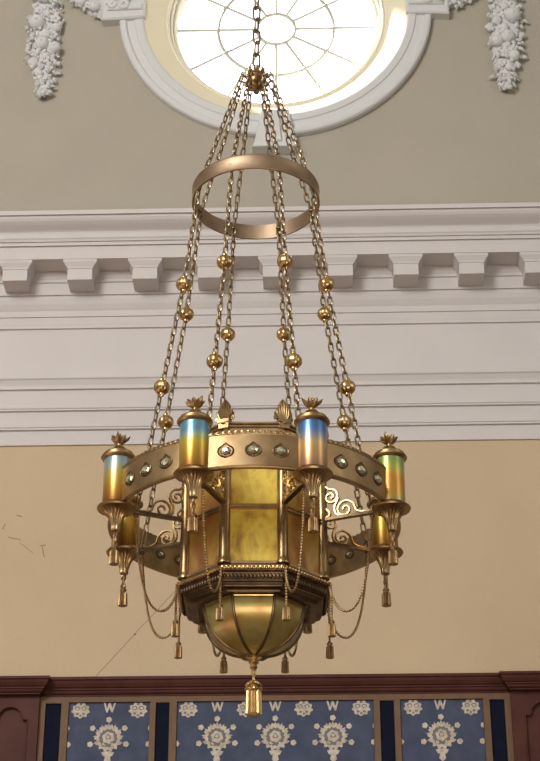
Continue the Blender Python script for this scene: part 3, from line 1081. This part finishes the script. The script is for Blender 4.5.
fb.lathe([(.034, -.622), (.036, -.628), (.030, -.634), (.019, -.636), (.016, -.642), (.022, -.648), (.023, -.655), (.016, -.661), (.012, -.668), (.018, -.674), (.014, -.682), (.006, -.686), (0, -.688)], 32)
link_into(fb, (0, 0, -.700), (0, 0, 1), .3, .036, .022, .004)
link_into(fb, (0, 0, -.722), (0, 0, 1), 1.9, .036, .022, .004)
fb.obj('bottom_finial', M_GOLD, bowl)
bt = MB()
tassel_into(bt, -.732, .152, .033, segs=84)
bt.tube([(.031 * cos(2 * pi * i / 60), .031 * sin(2 * pi * i / 60), -.772 + .006 * sin(2 * pi * i / 60)) for i in range(60)], .007, 8, closed=True, lobes=2, amp=.25, twist=300)
bt.tube([(.028 * cos(2 * pi * i / 60), .028 * sin(2 * pi * i / 60), -.758 - .008 * sin(2 * pi * i / 60)) for i in range(60)], .007, 8, closed=True, lobes=2, amp=.25, twist=300)
bt.obj('large_tassel', M_GOLD, bowl)

# --- bead swags from the brackets to the base, and corner tassels
def beaded(b, pts, r=.0068, pitch=.0125):
    P = [Vector(p) for p in pts]
    acc = [0]
    for a, c in zip(P[:-1], P[1:]):
        acc.append(acc[-1] + (c - a).length)
    n = int(acc[-1] / pitch) * 4
    out, rad, k = [], [], 0
    for i in range(n + 1):
        s = acc[-1] * i / n
        while k < len(P) - 2 and acc[k + 1] < s:
            k += 1
        out.append(P[k].lerp(P[k + 1], (s - acc[k]) / max(1e-9, acc[k + 1] - acc[k])))
        rad.append(r * (.35, .9, 1.0, .9)[i % 4])
    b.tube(out, rad, 6)
r1, z1, r2, z2, zm = .56, -.062, .352, -.352, -.480
lo, hi = .001, 1.0
for _ in range(60):
    m_ = (lo + hi) / 2
    w_ = m_ * math.acosh(1 + (z1 - zm) / m_) + m_ * math.acosh(1 + (z2 - zm) / m_)
    if w_ < r1 - r2:
        lo = m_
    else:
        hi = m_
ca = lo
r0 = r1 - ca * math.acosh(1 + (z1 - zm) / ca)
sw = MB()
beaded(sw, [(r1 + (r2 - r1) * i / 80, 0, ca * math.cosh((r1 + (r2 - r1) * i / 80 - r0) / ca) - ca + zm) for i in range(81)])
sw_me = sw.mesh('bead_swag', M_BRASS)
ct = MB()
beaded(ct, [(.361, 0, -.345), (.363, 0, -.40), (.363, 0, -.514)])
Mx = Matrix.Translation((.363, 0, 0))
ct2 = MB()
tassel_into(ct2, -.510, .074, .0165)
ct.add(ct2.v, ct2.f, 0, True, Mx)
ct_me = ct.mesh('corner_tassel', M_TASSEL)
for a in AZ:
    link('bead_swag', sw_me, ch, (0, 0, 0), rot(a))
    link('corner_tassel', ct_me, base, (0, 0, 0), rot(a))

# --- hoop, hub and the suspension chains
hp = MB()
hp.lathe([(.316, 1.7206), (.318, 1.724), (.3158, 1.729), (.3158, 1.796), (.318, 1.800), (.316, 1.8045), (.309, 1.8045), (.309, 1.7206)], 128, closed=True)
hoop = hp.obj('chain_hoop', M_HOOP, ch, angle=30)
CH = [(.078, 2.505), (.298, 1.765), (.367, 1.174), (.4597, .6007), (.56, -.035)]
for a in AZ:
    b = MB()
    P = [pos(r, a, z) for r, z in CH]
    chain_into(b, P, .058, .030, .0045, .0425, skip=())
    for r_, z_ in ((.303, 1.762), (.56, -.045)):
        b.tube([Vector(pos(r_, a, z_)) + Vector((.011 * cos(t), .011 * sin(t), 0)) for t in [2 * pi * i / 12 for i in range(12)]], .0042, 6, closed=True)
    c = b.obj('suspension_chain', M_CHAIN, ch)
    for q in (P[2], P[3]):
        g = MB()
        g.sphere((0, 0, 0), .037, 32, 12, scale=(1, 1, .96), lump=lambda an, t: 1 + .045 * cos(14 * an) * sin(t))
        g.lathe([(.012, .030), (.014, .036), (.011, .044), (0, .044)], 12)
        g.lathe([(.012, -.030), (.014, -.036), (.011, -.044), (0, -.044)], 12)
        g.obj('brass_ball', M_GOLD, c, q, rot(a))
hb = MB()
hb.sphere((0, 0, 2.485), .052, 24, 14, lump=lambda an, t: 1 + .05 * cos(12 * an) * sin(t))
hb.lathe([(0, 2.405), (.010, 2.408), (.016, 2.418), (.012, 2.428), (.022, 2.434), (.030, 2.440)], 20)
hb.lathe([(.040, 2.515), (.046, 2.524), (.040, 2.533), (.022, 2.545), (.014, 2.565), (.018, 2.575), (.012, 2.588), (0, 2.59)], 20)
for k in range(8):
    a = AZ[k]
    hb.tube([pos(.040, a, 2.49), pos(.066, a, 2.50), pos(.084, a, 2.512), pos(.080, a, 2.525), pos(.070, a, 2.522)], [.009, .007, .0055, .0045, .003], 8)
    hb.tube([pos(.030, a + 22.5, 2.46), pos(.056, a + 22.5, 2.465), pos(.070, a + 22.5, 2.478)], [.014, .011, .002], 8)
    hb.tube([pos(.034, a + 22.5, 2.515), pos(.052, a + 22.5, 2.530), pos(.060, a + 22.5, 2.548)], [.010, .008, .002], 8)
hb.obj('hub', M_BRASS, ch)
CEILZ = 13.0 - DZ
mc = MB()
chain_into(mc, [(0, 0, 2.585), (0, 0, CEILZ - .06)], .105, .050, .0062, .078)
mc.obj('main_chain', M_CHAIN, ch)
cn = MB()
cn.lathe([(0, CEILZ - .09), (.02, CEILZ - .085), (.05, CEILZ - .06), (.13, CEILZ - .035), (.17, CEILZ - .015), (.18, CEILZ), (0, CEILZ)], 40)
cn.obj('ceiling_rose', M_BRASS, ch)
